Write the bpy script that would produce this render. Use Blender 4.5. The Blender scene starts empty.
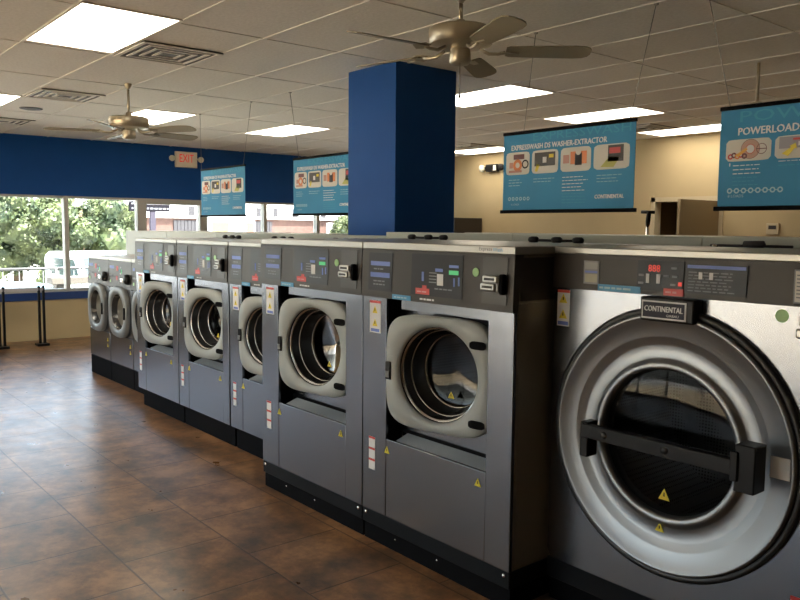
import bpy, bmesh, math, random
from mathutils import Vector, Matrix
random.seed(7)
sc = bpy.context.scene
C = sc.collection
PI = math.pi
# ------------------------------------------------------------------ camera, world, sun, exposure
cd = bpy.data.cameras.new('camera')
cam = bpy.data.objects.new('camera', cd); C.objects.link(cam)
F, YAW, PITCH, ROLL = 782.96, .8809, .09108, .00924
fw = Vector((-math.sin(YAW)*math.cos(PITCH), math.cos(YAW)*math.cos(PITCH), -math.sin(PITCH)))
r0 = Vector((math.cos(YAW), math.sin(YAW), 0)); u0 = r0.cross(fw)
rr = r0*math.cos(ROLL) + u0*math.sin(ROLL); uu = -r0*math.sin(ROLL) + u0*math.cos(ROLL)
M = Matrix((rr, uu, -fw)).transposed().to_4x4()
M.translation = Vector((0, 0, 1.6))
cam.matrix_world = M
cd.sensor_width = 36; cd.lens = F/800*36; cd.clip_start = .05; cd.clip_end = 500
sc.camera = cam

world = bpy.data.worlds.new('sky'); sc.world = world; world.use_nodes = True
wn = world.node_tree
bgn = wn.nodes['Background']
sky = wn.nodes.new('ShaderNodeTexSky'); sky.sky_type = 'NISHITA'
sky.sun_disc = False; sky.sun_elevation = math.radians(52); sky.sun_rotation = math.radians(100)
sky.altitude = 50; sky.air_density = 1.0; sky.dust_density = 2.0
hsv = wn.nodes.new('ShaderNodeHueSaturation'); hsv.inputs['Saturation'].default_value = .55
wn.links.new(sky.outputs[0], hsv.inputs['Color']); wn.links.new(hsv.outputs[0], bgn.inputs['Color'])
bgn.inputs['Strength'].default_value = 1.2
sl = bpy.data.lights.new('sun', 'SUN'); sun = bpy.data.objects.new('sun', sl); C.objects.link(sun)
sun.rotation_euler = Vector((-.36, -.10, -.9)).to_track_quat('-Z', 'Y').to_euler()
sun.location = (0, 0, 12)
sl.energy = 44; sl.angle = math.radians(.6); sl.color = (1, .96, .88)
LAMP = 7.6
sc.view_settings.view_transform = 'Standard'; sc.view_settings.look = 'None'
sc.view_settings.gamma = 1; sc.view_settings.use_curve_mapping = False
sc.view_settings.exposure = 0.33
sc.cycles.use_denoising = True
sc.cycles.max_bounces = 10; sc.cycles.diffuse_bounces = 5; sc.cycles.glossy_bounces = 5
sc.cycles.transparent_max_bounces = 12
sc.cycles.sample_clamp_indirect = 4

# ------------------------------------------------------------------ materials
MATS = {}
def mat(name, col, rough=.5, metal=0, emit=None, spec=None, coat=0):
    if name in MATS: return MATS[name]
    m = bpy.data.materials.new(name); m.use_nodes = True
    b = m.node_tree.nodes['Principled BSDF']
    b.inputs['Base Color'].default_value = (*col, 1)
    b.inputs['Roughness'].default_value = rough
    b.inputs['Metallic'].default_value = metal
    if spec is not None: b.inputs['Specular IOR Level'].default_value = spec
    if coat: b.inputs['Coat Weight'].default_value = coat
    if emit:
        b.inputs['Emission Color'].default_value = (*emit[:3], 1); b.inputs['Emission Strength'].default_value = emit[3]
    MATS[name] = m
    return m
def nodes(m): return m.node_tree.nodes, m.node_tree.links, m.node_tree.nodes['Principled BSDF']
def coords(m, scale=(1, 1, 1), loc=(0, 0, 0), kind='Object'):
    n, l, b = nodes(m)
    tc = n.new('ShaderNodeTexCoord'); mp = n.new('ShaderNodeMapping')
    mp.inputs['Scale'].default_value = scale; mp.inputs['Location'].default_value = loc
    l.new(tc.outputs[kind], mp.inputs['Vector']); return mp
def noisy(m, scale, c1, c2, detail=6, lo=.35, hi=.65, stretch=(1, 1, 1), bump=0, kind='Object'):
    n, l, b = nodes(m)
    mp = coords(m, stretch, kind=kind)
    t = n.new('ShaderNodeTexNoise'); t.inputs['Scale'].default_value = scale; t.inputs['Detail'].default_value = detail
    l.new(mp.outputs[0], t.inputs['Vector'])
    r = n.new('ShaderNodeValToRGB'); r.color_ramp.elements[0].position = lo; r.color_ramp.elements[1].position = hi
    r.color_ramp.elements[0].color = (*c1, 1); r.color_ramp.elements[1].color = (*c2, 1)
    l.new(t.outputs[0], r.inputs[0]); l.new(r.outputs[0], b.inputs['Base Color'])
    if bump:
        bp = n.new('ShaderNodeBump'); bp.inputs['Strength'].default_value = bump; bp.inputs['Distance'].default_value = .01
        l.new(t.outputs[0], bp.inputs['Height']); l.new(bp.outputs[0], b.inputs['Normal'])
    return m
def brushed(m, stretch, lo, hi, scale=60, bump=.02):
    n, l, b = nodes(m)
    mp = coords(m, stretch)
    t = n.new('ShaderNodeTexNoise'); t.inputs['Scale'].default_value = scale; t.inputs['Detail'].default_value = 3
    l.new(mp.outputs[0], t.inputs['Vector'])
    r = n.new('ShaderNodeMapRange'); r.inputs['To Min'].default_value = lo; r.inputs['To Max'].default_value = hi
    l.new(t.outputs[0], r.inputs['Value']); l.new(r.outputs[0], b.inputs['Roughness'])
    if not bump: return m
    bp = n.new('ShaderNodeBump'); bp.inputs['Strength'].default_value = bump; bp.inputs['Distance'].default_value = .002
    l.new(t.outputs[0], bp.inputs['Height']); l.new(bp.outputs[0], b.inputs['Normal'])
    return m
steel = brushed(mat('brushed_steel', (.20, .215, .245), .3, 1), (1, 1, 3), .25, .27, 3, 0)
steel_side = brushed(mat('dark_side_steel', (.26, .235, .19), .28, .4), (1, 3, 1), .20, .24, 4, 0)
door_steel = mat('spun_steel', (.27, .285, .305), .40, 1)
bright = mat('polished_steel', (.78, .78, .78), .15, 1)
topsteel = mat('top_trim_steel', (.38, .37, .34), .36, .7)
panelm = brushed(mat('graphite_panel', (.043, .038, .034), .45, .1, spec=.25), (1, 1, 12), .34, .42, 25, 0)
screenm = mat('screen_film', (.012, .0125, .016), .3, spec=.25)
coinpm = mat('coin_plate', (.045, .042, .038), .35, .3)
blackm = mat('black_plastic', (.008, .008, .009), .4, spec=.22)
blackmatt = mat('black_matt', (.004, .004, .005), .7, spec=.06)
kickm = mat('kick_plate_black', (.008, .009, .011), .55, spec=.12)
doorp = mat('grey_door_plastic', (.355, .385, .385), .45)
chrome = mat('chrome', (.8, .8, .8), .1, 1)
nickel = mat('brushed_nickel', (.50, .44, .33), .38, .75)
bladem = mat('fan_blade_wood', (.27, .23, .155), .5)
bowlm = mat('dark_reflection_bowl', (.09, .095, .10), .2, .6)  # dark surroundings mirrored in the bowl are put into its colour
rubber = mat('gasket_rubber', (.015, .015, .016), .45)
whitem = mat('white_print', (.75, .75, .75), .5)
greyprint = mat('grey_print', (.22, .23, .25), .5)
bluep = mat('blue_print', (.13, .2, .55), .45)
bluest = mat('blue_sticker', (.06, .30, .55), .45)
redp = mat('red_print', (.55, .05, .05), .45)
orangep = mat('orange_print', (.65, .2, .06), .5)
yellowp = mat('yellow_print', (.75, .6, .04), .45)
greenp = mat('green_print', (.36, .62, .28), .5)
greenlit = mat('green_indicator', (.05, .4, .15), .4, emit=(.1, .8, .3, .25))
redlit = mat('red_indicator', (.4, .02, .02), .4, emit=(1, .06, .04, .5))
cardp = mat('picture_card', (.68, .66, .60), .6)
bannerm = noisy(mat('banner_blue', (.012, .17, .30), .6), 2.5, (.006, .185, .385), (.010, .22, .44))
bannerf = mat('banner_faint_blue', (.03, .29, .46), .6)
bannert = mat('banner_pale_print', (.35, .55, .65), .55)
paint_blue = noisy(mat('blue_paint', (.006, .05, .21), .55, spec=.2), 3, (.003, .055, .24), (.004, .062, .265), bump=.02)
paint_beige = noisy(mat('beige_paint', (.45, .35, .20), .7), 2, (.435, .34, .19), (.465, .362, .205), bump=.02)
sillm = mat('navy_sill', (.01, .04, .17), .4)
alu = mat('aluminium_frame', (.42, .41, .38), .45, .3)
brownm = mat('brown_door_paint', (.27, .20, .11), .5)
trimm = mat('beige_trim', (.50, .42, .28), .5)
offwhite = mat('off_white_laminate', (.46, .49, .44), .4)
wirem = mat('steel_wire', (.35, .33, .30), .4, .5)
ceilm = noisy(mat('ceiling_tile', (.70, .66, .60), .9), 45, (.80, .765, .69), (.87, .835, .76), bump=.2)
gridm = mat('ceiling_grid_white', (.84, .81, .74), .8, spec=.2)
ventdark = mat('vent_dark', (.06, .055, .05), .7)
diff = mat('lamp_diffuser', (.9, .88, .82), .5, emit=(1, .90, .74, LAMP))
exitm = mat('exit_housing', (.80, .77, .64), .5)

def glass(name, tint, refl=1.0, ior=1.45):
    m = bpy.data.materials.new(name); m.use_nodes = True; n = m.node_tree.nodes; l = m.node_tree.links
    n.remove(n['Principled BSDF']); out = n['Material Output']
    t = n.new('ShaderNodeBsdfTransparent'); t.inputs[0].default_value = (*tint, 1)
    g = n.new('ShaderNodeBsdfGlossy'); g.inputs['Roughness'].default_value = .03; g.inputs[0].default_value = (refl, refl, refl, 1)
    f = n.new('ShaderNodeFresnel'); f.inputs[0].default_value = ior
    mx = n.new('ShaderNodeMixShader'); l.new(f.outputs[0], mx.inputs[0]); l.new(t.outputs[0], mx.inputs[1]); l.new(g.outputs[0], mx.inputs[2])
    l.new(mx.outputs[0], out.inputs[0]); return m
paneg = glass('window_glass', (.93, .95, .94), .8)
doorg = glass('door_glass', (.35, .37, .38), .35, 1.4)
# perforated drum
drumm = mat('perforated_drum', (.16, .165, .17), .5, .6)
n, l, b = nodes(drumm)
mp = coords(drumm, (1, 1, 1)); vo = n.new('ShaderNodeTexVoronoi'); vo.inputs['Scale'].default_value = 70; vo.inputs['Randomness'].default_value = .1
l.new(mp.outputs[0], vo.inputs['Vector']); rp = n.new('ShaderNodeValToRGB')
rp.color_ramp.elements[0].position = .28; rp.color_ramp.elements[1].position = .36
rp.color_ramp.elements[0].color = (.004, .004, .004, 1); rp.color_ramp.elements[1].color = (.055, .057, .06, 1)
l.new(vo.outputs['Distance'], rp.inputs[0]); l.new(rp.outputs[0], b.inputs['Base Color'])
drumbig = drumm.copy(); drumbig.name = 'perforated_steel_drum'
for q in drumbig.node_tree.nodes:
    if q.type == 'VALTORGB': q.color_ramp.elements[1].color = (.26, .27, .28, 1)
    if q.type == 'BSDF_PRINCIPLED': q.inputs['Metallic'].default_value = .5; q.inputs['Roughness'].default_value = .4
# floor tile
floorm = mat('brown_stone_tile', (.1, .07, .05), .33)
n, l, b = nodes(floorm)
W_, H_ = .548, .518
mp = coords(floorm, (1, 1, 1), (3.61 - W_/2 + 60*W_, -1.285 + 60*H_, 0))
bk = n.new('ShaderNodeTexBrick'); bk.offset = .5; bk.inputs['Scale'].default_value = 1
bk.inputs['Brick Width'].default_value = W_; bk.inputs['Row Height'].default_value = H_
bk.inputs['Mortar Size'].default_value = .0055; bk.inputs['Mortar Smooth'].default_value = .3
bk.inputs['Color1'].default_value = (.92, .92, .92, 1); bk.inputs['Color2'].default_value = (1.08, 1.05, 1.02, 1)
bk.inputs['Mortar'].default_value = (.30, .26, .24, 1)
l.new(mp.outputs[0], bk.inputs['Vector'])
mp2 = coords(floorm, (1, 1, 1))
t1 = n.new('ShaderNodeTexNoise'); t1.inputs['Scale'].default_value = 3.6; t1.inputs['Detail'].default_value = 8; t1.inputs['Roughness'].default_value = .7; t1.inputs['Distortion'].default_value = 0
l.new(mp2.outputs[0], t1.inputs['Vector'])
r1 = n.new('ShaderNodeValToRGB'); e = r1.color_ramp.elements
e[0].position = .37; e[0].color = (.060, .038, .027, 1); e[1].position = .64; e[1].color = (.34, .185, .085, 1)
x = r1.color_ramp.elements.new(.5); x.color = (.175, .092, .045, 1)
l.new(t1.outputs[0], r1.inputs[0])
t2 = n.new('ShaderNodeTexNoise'); t2.inputs['Scale'].default_value = 7; t2.inputs['Detail'].default_value = 6
l.new(mp2.outputs[0], t2.inputs['Vector'])
m1 = n.new('ShaderNodeMix'); m1.data_type = 'RGBA'; m1.blend_type = 'OVERLAY'; m1.inputs['Factor'].default_value = .3
l.new(r1.outputs[0], m1.inputs['A']); l.new(t2.outputs[0], m1.inputs['B'])
m2 = n.new('ShaderNodeMix'); m2.data_type = 'RGBA'; m2.blend_type = 'MULTIPLY'; m2.inputs['Factor'].default_value = 1
l.new(m1.outputs['Result'], m2.inputs['A']); l.new(bk.outputs['Color'], m2.inputs['B'])
l.new(m2.outputs['Result'], b.inputs['Base Color'])
bp = n.new('ShaderNodeBump'); bp.inputs['Strength'].default_value = .10; bp.inputs['Distance'].default_value = .01
l.new(t2.outputs[0], bp.inputs['Height'])
bp2 = n.new('ShaderNodeBump'); bp2.invert = True; bp2.inputs['Strength'].default_value = .4; bp2.inputs['Distance'].default_value = .004
l.new(bk.outputs['Fac'], bp2.inputs['Height']); l.new(bp.outputs[0], bp2.inputs['Normal']); l.new(bp2.outputs[0], b.inputs['Normal'])
rm = n.new('ShaderNodeMapRange'); rm.inputs['To Min'].default_value = .22; rm.inputs['To Max'].default_value = .40
l.new(t2.outputs[0], rm.inputs['Value']); l.new(rm.outputs[0], b.inputs['Roughness'])
# exterior
asph = noisy(mat('lot_concrete', (.42, .41, .39), .9), 1.2, (.36, .35, .33), (.48, .47, .45))
walkm = noisy(mat('walk_concrete', (.62, .60, .56), .9), 3, (.58, .56, .53), (.66, .64, .60))
leafm = noisy(mat('leaf_green', (.10, .16, .035), .6), 1.6, (.010, .025, .007), (.085, .105, .035), kind='Object')
barkm = noisy(mat('bark', (.12, .08, .05), .9), 8, (.08, .055, .035), (.16, .11, .07))
brickm = noisy(mat('pink_brick', (.40, .25, .20), .9), 5, (.070, .038, .030), (.095, .052, .042))
sidingm = mat('white_siding', (.75, .76, .78), .8)
corrm = mat('grey_shutter', (.028, .026, .031), .7)
carwhite = mat('white_car_paint', (.7, .72, .74), .3, coat=.5)
carteal = mat('pale_blue_car_paint', (.25, .5, .6), .3, coat=.5)
carglass = mat('car_glass', (.04, .06, .07), .1)
tyre = mat('tyre', (.02, .02, .02), .8)
signdark = mat('dark_sign_face', (.012, .011, .015), .7, spec=.05)
tanm = mat('tan_render', (.13, .115, .10), .8)
railm = mat('rail_paint', (.07, .07, .075), .5)
dogm = mat('shrub_green', (.16, .25, .06), .7)

# ------------------------------------------------------------------ mesh builder
TXT = {}
def text_mesh(s):
    if s in TXT: return TXT[s]
    cu = bpy.data.curves.new('t', 'FONT'); cu.body = s; cu.size = 1; cu.extrude = 0; cu.resolution_u = 2
    o = bpy.data.objects.new('t', cu); C.objects.link(o)
    dg = bpy.context.evaluated_depsgraph_get(); me = bpy.data.meshes.new_from_object(o.evaluated_get(dg))
    vs = [v.co.copy() for v in me.vertices]; fs = [tuple(p.vertices) for p in me.polygons]
    bpy.data.objects.remove(o); bpy.data.curves.remove(cu); bpy.data.meshes.remove(me)
    x0 = min(v.x for v in vs); x1 = max(v.x for v in vs); y0 = min(v.y for v in vs); y1 = max(v.y for v in vs)
    TXT[s] = ([((v.x-x0)/(x1-x0), (v.y-y0)/(y1-y0)) for v in vs], fs); return TXT[s]
class MB:
    def __init__(s): s.bm = bmesh.new(); s.mats = []
    def mi(s, m):
        if m not in s.mats: s.mats.append(m)
        return s.mats.index(m)
    def face(s, pts, m, smooth=False):
        vs = [s.bm.verts.new(p) for p in pts]
        f = s.bm.faces.new(vs); f.material_index = s.mi(m); f.smooth = smooth; return f
    def grid(s, rows, m, closed=False, smooth=True):
        V = [[s.bm.verts.new(p) for p in r] for r in rows]; k = s.mi(m)
        for a, b in zip(V, V[1:]):
            nn = len(a)
            for i in range(nn if closed else nn-1):
                j = (i+1) % nn
                f = s.bm.faces.new((a[i], a[j], b[j], b[i])); f.material_index = k; f.smooth = smooth
        return V
    def box(s, a, b, m, bev=0):
        x0, y0, z0 = a; x1, y1, z1 = b
        r = bmesh.ops.create_cube(s.bm, size=1, matrix=Matrix.Translation(((x0+x1)/2, (y0+y1)/2, (z0+z1)/2)) @ Matrix.Diagonal((abs(x1-x0), abs(y1-y0), abs(z1-z0), 1)))
        fs = {f for v in r['verts'] for f in v.link_faces}; k = s.mi(m)
        for f in fs: f.material_index = k
        if bev:
            es = {e for f in fs for e in f.edges}
            rb = bmesh.ops.bevel(s.bm, geom=list(es), offset=bev, segments=2, affect='EDGES', profile=.5)
            for f in rb['faces']: f.material_index = k; f.smooth = True
    def tube(s, pts, r, m, seg=10, cap=True):
        pts = [Vector(p) for p in pts]; rows = []
        rs = r if isinstance(r, (list, tuple)) else [r]*len(pts)
        prev = None
        for i, p in enumerate(pts):
            d = (pts[min(i+1, len(pts)-1)] - pts[max(i-1, 0)]).normalized()
            if prev is None:
                a = d.cross(Vector((0, 0, 1)))
                if a.length < .1: a = d.cross(Vector((1, 0, 0)))
            else: a = prev - d*prev.dot(d)
            a.normalize(); prev = a; bb = d.cross(a)
            rows.append([p + (a*math.cos(2*PI*k/seg) + bb*math.sin(2*PI*k/seg))*rs[i] for k in range(seg)])
        V = s.grid(rows, m, closed=True)
        if cap:
            k = s.mi(m)
            for row in (V[0], V[-1]):
                f = s.bm.faces.new(row); f.material_index = k
    def lathe(s, c, axis, prof, m, seg=48, capend=False, start=0):
        # prof: (radius, distance along axis)
        ax = Vector(axis).normalized(); c = Vector(c)
        a = ax.cross(Vector((0, 0, 1)))
        if a.length < .1: a = ax.cross(Vector((1, 0, 0)))
        a.normalize(); bb = ax.cross(a)
        rows = [[c + ax*d + (a*math.cos(2*PI*k/seg) + bb*math.sin(2*PI*k/seg))*max(r, 1e-4) for k in range(seg)] for r, d in prof]
        V = s.grid(rows, m, closed=True)
        if capend: 
            f = s.bm.faces.new(V[-1]); f.material_index = s.mi(m)
        return V
    def prism(s, pts, d, m):
        # pts 3D loop, extruded by vector d
        d = Vector(d); A = [s.bm.verts.new(p) for p in pts]; B = [s.bm.verts.new(Vector(p)+d) for p in pts]; k = s.mi(m)
        fs = [s.bm.faces.new(A), s.bm.faces.new(B[::-1])]
        for i in range(len(A)):
            j = (i+1) % len(A); fs.append(s.bm.faces.new((A[j], A[i], B[i], B[j])))
        for f in fs: f.material_index = k
        return fs
    def text(s, t, o, w, h, m, ux=(1, 0, 0), uz=(0, 0, 1)):
        vs, fs = text_mesh(t); ux = Vector(ux); uz = Vector(uz); o = Vector(o); k = s.mi(m)
        V = [s.bm.verts.new(o + ux*(a*w) + uz*(b_*h)) for a, b_ in vs]
        for f in fs:
            try: q = s.bm.faces.new([V[i] for i in f]); q.material_index = k
            except ValueError: pass
    def bold(s, t, o, w, h, m, e=.0016):
        for k in (0, 1, 2): s.text(t, (o[0]+e*(k-1), o[1]-.0001*k, o[2]+e*.5*(k-1)), w, h, m)
    def rect(s, x0, z0, x1, z1, y, m, th=.0015):
        s.box((x0, y, z0), (x1, y+th, z1), m)
    def build(s, name, parent=None, loc=None, rot=None, recalc=True):
        if recalc: bmesh.ops.recalc_face_normals(s.bm, faces=s.bm.faces)
        me = bpy.data.meshes.new(name); s.bm.to_mesh(me); s.bm.free()
        for m in s.mats: me.materials.append(m)
        o = bpy.data.objects.new(name, me); C.objects.link(o)
        if parent: o.parent = parent
        if loc: o.location = loc
        if rot: o.rotation_euler = rot
        return o
def tag(o, label=None, cat=None, group=None, kind=None):
    if label: o['label'] = label
    if cat: o['category'] = cat
    if group: o['group'] = group
    if kind: o['kind'] = kind
    return o
def empty(name, loc, label, cat, group=None, rz=0):
    o = bpy.data.objects.new(name, None); C.objects.link(o); o.location = loc; o.rotation_euler = (0, 0, rz)
    o.empty_display_size = .1
    return tag(o, label, cat, group)
def copy_tree(o, parent=None):
    c = o.copy(); C.objects.link(c)
    if parent: c.parent = parent
    for ch in list(o.children): copy_tree(ch, c)
    return c
def squircle(cx, cz, a, b_, nexp, N=64):
    out = []
    for i in range(N):
        t = 2*PI*i/N; c, s_ = math.cos(t), math.sin(t)
        q = (abs(c/a)**nexp + abs(s_/b_)**nexp)**(-1/nexp)
        out.append((cx + c*q, cz + s_*q))
    return out
def holed(mb, outer, inner, y0, y1, m, edge_m=None):
    em = edge_m or m
    f = lambda L, y: [(x, y, z) for x, z in L]
    mb.grid([f(inner, y0), f(outer, y0)], m, closed=True, smooth=False)
    if y1 != y0:
        mb.grid([f(inner, y1), f(outer, y1)], m, closed=True, smooth=False)
        mb.grid([f(outer, y0), f(outer, y1)], em, closed=True)
        mb.grid([f(inner, y0), f(inner, y1)], em, closed=True)

# ------------------------------------------------------------------ room shell
WX, BY, CH = -11.57, 9.27, 2.82
RX, FY = 3.2, -4.6
def struct(name, fn, parent=None, **k):
    mb = MB(); fn(mb); o = mb.build(name, parent, **k)
    if not parent: o['kind'] = 'structure'
    return o
struct('floor', lambda m: m.box((WX-.2, FY-.2, -.2), (RX+.2, BY+.1, 0), floorm))
struct('ceiling', lambda m: m.box((WX-.2, FY-.2, CH), (RX+.2, BY+.2, CH+.25), ceilm))
struct('wall_back', lambda m: (m.box((WX, BY, 0), (-5.92, BY+.12, CH), paint_beige), m.box((-5.04, BY, 0), (RX, BY+.12, CH), paint_beige), m.box((-5.92, BY, 1.99), (-5.04, BY+.12, CH), paint_beige)))
struct('wall_right', lambda m: m.box((RX, FY, 0), (RX+.15, BY, CH), paint_beige))
ADDED_FW = (-9.0, -7.5, -6.0, -4.5, -3.0)  # mullion positions of the added, unseen front storefront
struct('wall_front', lambda m: (m.box((WX, FY-.15, 0), (-9, FY, CH), paint_beige), m.box((-3, FY-.15, 0), (RX, FY, CH), paint_beige), m.box((-9, FY-.15, 2.1), (-3, FY, CH), paint_beige), m.box((-9, FY-.15, 0), (-3, FY, .04), alu)))
struct('wall_side_room', lambda m: (m.box((-8, BY+1.6, 0), (-4, BY+1.7, CH), paint_beige), m.box((-8.1, BY+.12, 0), (-8, BY+1.7, CH), paint_beige), m.box((-4, BY+.12, 0), (-3.9, BY+1.7, CH), paint_beige), m.box((-8.1, BY+.12, CH), (-3.9, BY+1.7, CH+.1), paint_beige), m.box((-8.1, BY+.1, -.1), (-3.9, BY+1.7, 0), floorm)))
WT = 2.015
def leftwall(m):
    m.box((WX-.15, FY, WT), (WX, BY+.12, CH), paint_blue)
    for a, b_ in ((FY, 4.47), (5.57, BY)):
        m.box((WX-.15, a, 0), (WX, b_, .56), paint_beige)
    m.box((WX-.15, 8.8, .56), (WX, BY+.12, WT), paint_beige)
struct('wall_left', leftwall)
def sill(m):
    for a, b_ in ((FY, 4.46), (5.58, 8.8)): m.box((WX-.14, a, .56), (WX+.025, b_, .665), sillm, .004)
struct('trim_1', sill)
ys = [-4.6, -4.0, -2.94, -1.88, -.82, .24, 1.3, 2.35, 3.43, 4.5, 5.54, 6.62, 7.67, 8.8]
wi = 1
for a, b_ in zip(ys, ys[1:]):
    if a == 4.5:
        d = struct('door_1', lambda m: m.box((WX-.085, a+.09, .12), (WX-.079, b_-.09, 1.93), paneg))
        mb = MB()
        mb.box((WX-.12, a-.05, 0), (WX+.0, a+.09, WT), alu, .004); mb.box((WX-.12, b_-.09, 0), (WX+.0, b_+.03, WT), alu, .004)
        mb.box((WX-.12, a+.09, 1.93), (WX, b_-.09, WT), alu); mb.box((WX-.12, a+.09, 0), (WX, b_-.09, .14), alu)
        mb.build('door_frame', d)
        mb = MB(); mb.tube([(WX+.05, a+.14, 1.02), (WX+.05, b_-.14, 1.02)], .018, alu); mb.build('door_handle', d)
        continue
    w = struct('window_%d' % wi, lambda m: m.box((WX-.085, a, .70), (WX-.079, b_, 1.985), paneg)); wi += 1
    mb = MB(); f = .03
    mb.box((WX-.11, a-f if a != 5.54 else a+.03, .665), (WX+.005, a+f, WT), alu, .003) if a > FY else None
    mb.box((WX-.11, a+f, .665), (WX-.01, b_-f, .705), alu); mb.box((WX-.11, a+f, 1.98), (WX-.01, b_-f, WT), alu)
    mb.build('window_frame', w)
for a, b_ in zip(ADDED_FW, ADDED_FW[1:]):  # unseen glazing added behind camera so the steel has something bright to reflect
    w = struct('window_%d' % wi, lambda m: m.box((a, FY-.085, .08), (b_, FY-.079, 2.07), paneg)); wi += 1
    mb = MB(); mb.box((a-.03, FY-.11, .04), (a+.03, FY+.005, 2.1), alu); mb.box((a+.03, FY-.11, .04), (b_-.03, FY, .08), alu); mb.box((a+.03, FY-.11, 2.06), (b_-.03, FY, 2.1), alu)
    if b_ == ADDED_FW[-1]: mb.box((b_-.03, FY-.11, .04), (b_+.03, FY+.005, 2.1), alu)
    mb.build('window_frame', w)
# pillar
struct('wall_pillar', lambda m: m.box((-5.13, 3.685, 0), (-4.535, 4.29, CH), paint_blue, .004))
# bulkhead behind the machines
def bulk(m):
    x = -9.55
    while x < 2.5:
        x2 = min(x+1.22, 2.5) if not x < -4.43 < x+1.22 else -4.43
        zt_ = 1.545 if x < -4.44 else 1.574
        if x2 > -5.2 and x < -4.4:
            m.box((x+.0015, 3.52, 0), (x2-.0015, 3.675, zt_), offwhite, .003); m.box((x+.0015, 4.3, 0), (x2-.0015, 4.5, zt_), offwhite, .003)
        else: m.box((x+.0015, 3.52, 0), (x2-.0015, 4.5, zt_), offwhite, .004)
        x = x2
o = struct('bulkhead', bulk)
del o['kind']; tag(o, 'long off-white utility bulkhead running behind all the washing machines', 'bulkhead')
# ceiling grid
def grid_long(m):
    k = -11
    while 1.45+.588*k < BY:
        y = 1.45+.588*k; m.box((WX, y-.011, CH-.006), (RX, y+.011, CH+.01), gridm) if y > FY else None; k += 1
def grid_cross(m):
    k = -6
    while -4.6+1.165*k < RX:
        x = -4.6+1.165*k; m.box((x-.011, FY, CH-.004), (x+.011, BY, CH+.01), gridm) if x > WX else None; k += 1
struct('trim_2', grid_long); struct('trim_3', grid_cross)
# door_2, open brown leaf in back wall opening, with its frame
d2 = struct('door_2', lambda m: m.box((-5.06, 8.37, .02), (-5.02, 9.262, 1.975), brownm, .003))
mb = MB(); mb.box((-5.98, BY-.02, 0), (-5.92, BY+.13, 2.04), trimm); mb.box((-5.98, BY-.02, 1.98), (-5.0, BY+.13, 2.04), trimm); mb.box((-5.02, BY-.02, 0), (-4.97, BY+.13, 2.04), trimm); mb.build('door_frame', d2)
mb = MB(); mb.lathe((-5.0, 8.44, 1.0), (1, 0, 0), [(.012, -.02), (.012, .03), (.028, .035), (.03, .055), (.001, .065)], nickel, 16); mb.build('door_handle', d2)

# ------------------------------------------------------------------ ceiling fittings
def light_panel(x, y, label, mi=None):
    t = empty('ceiling_light', (x, y, CH), label, 'ceiling light', 'fluorescent troffers in the ceiling grid')
    mb = MB()
    for a, b_ in (((0, 0), (1.165, .014)), ((0, .574), (1.165, .588)), ((0, .014), (.014, .574)), ((1.151, .014), (1.165, .574))):
        mb.box((*a, -.009), (*b_, .0), gridm)
    mb.build('light_frame', t)
    mb = MB(); mb.box((.014, .014, -.006), (1.151, .574, -.001), diff); mb.build('diffuser', t)
    return t
for x, y, lab in (
    (-5.665, 1.44, 'bright ceiling light panel at top left, beside the nearest square vent'),
    (-5.765, 4.98, 'ceiling light panel seen just right of the blue pillar top'),
    (-5.765, 6.75, 'ceiling light panel directly above the first large blue banner'),
    (-5.765, 8.51, 'ceiling light panel between the two large banners, near the back wall'),
    (-9.27, 1.45, 'ceiling light panel cut off by the left edge of the photo'),
    (-9.27, 3.22, 'ceiling light panel right behind the smaller, farther ceiling fan'),
    (-9.27, 4.98, 'ceiling light panel above the two small hanging banners'),
    (-9.27, 8.51, 'farthest ceiling light panel, low right of the pillar by the back wall'),
    (-5.765, -2.08, 'unseen added ceiling light panel behind the camera on the window side'),  # unseen panels from here on, added to brighten room and front wall
    (-2.27, -2.08, 'unseen added ceiling light panel behind the camera near the middle'),
    (-5.765, -3.842, 'unseen added ceiling light panel behind the camera close to the beige wall'),
    (-9.27, -3.842, 'unseen added ceiling light panel behind the camera in the window corner'),
    (-9.27, -2.08, 'unseen added ceiling light panel behind the camera next to the storefront')):
    light_panel(x, y, lab)
def vent(x, y, s, label):
    t = empty('ceiling_vent', (x, y, CH), label, 'vent', 'square air vents in the ceiling')
    mb = MB(); mb.box((0, 0, -.010), (s, s, -.004), ventdark); mb.build('vent_back', t)
    for k in range(4):
        i0 = s*.5*(k/4.3); w = .022 if k else .03
        mb = MB()
        a, b_ = i0, s-i0
        if b_-a < .06: continue
        for q in ((a, a, b_, a+w), (a, b_-w, b_, b_), (a, a+w, a+w, b_-w), (b_-w, a+w, b_, b_-w)): mb.box((q[0], q[1], -.016), (q[2], q[3], -.0105), gridm)
        mb.build('vent_frame' if k == 0 else 'vent_louver', t)
vent(-5.72, 2.05, .57, 'square ceiling vent beside the nearest top left light panel')
vent(-8.09, 2.045, .57, 'square ceiling vent farther back, left of the small ceiling fan')
vent(-10.45, 2.045, .57, 'square ceiling vent at the left edge, close to the blue wall')
vent(-8.64, 7.93, .57, 'square ceiling vent near the back wall, right of the pillar')
vent(-5.75, 7.93, .57, 'square ceiling vent near the back wall, between the large banners')
mb = MB(); mb.lathe((-8.92, 2.32, CH), (0, 0, -1), [(.001, .012), (.085, .012), (.11, .008), (.115, -.001)], ventdark, 32)
tag(mb.build('ceiling_speaker'), 'small round grey speaker grille in the ceiling beyond the vents', 'speaker')

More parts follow.
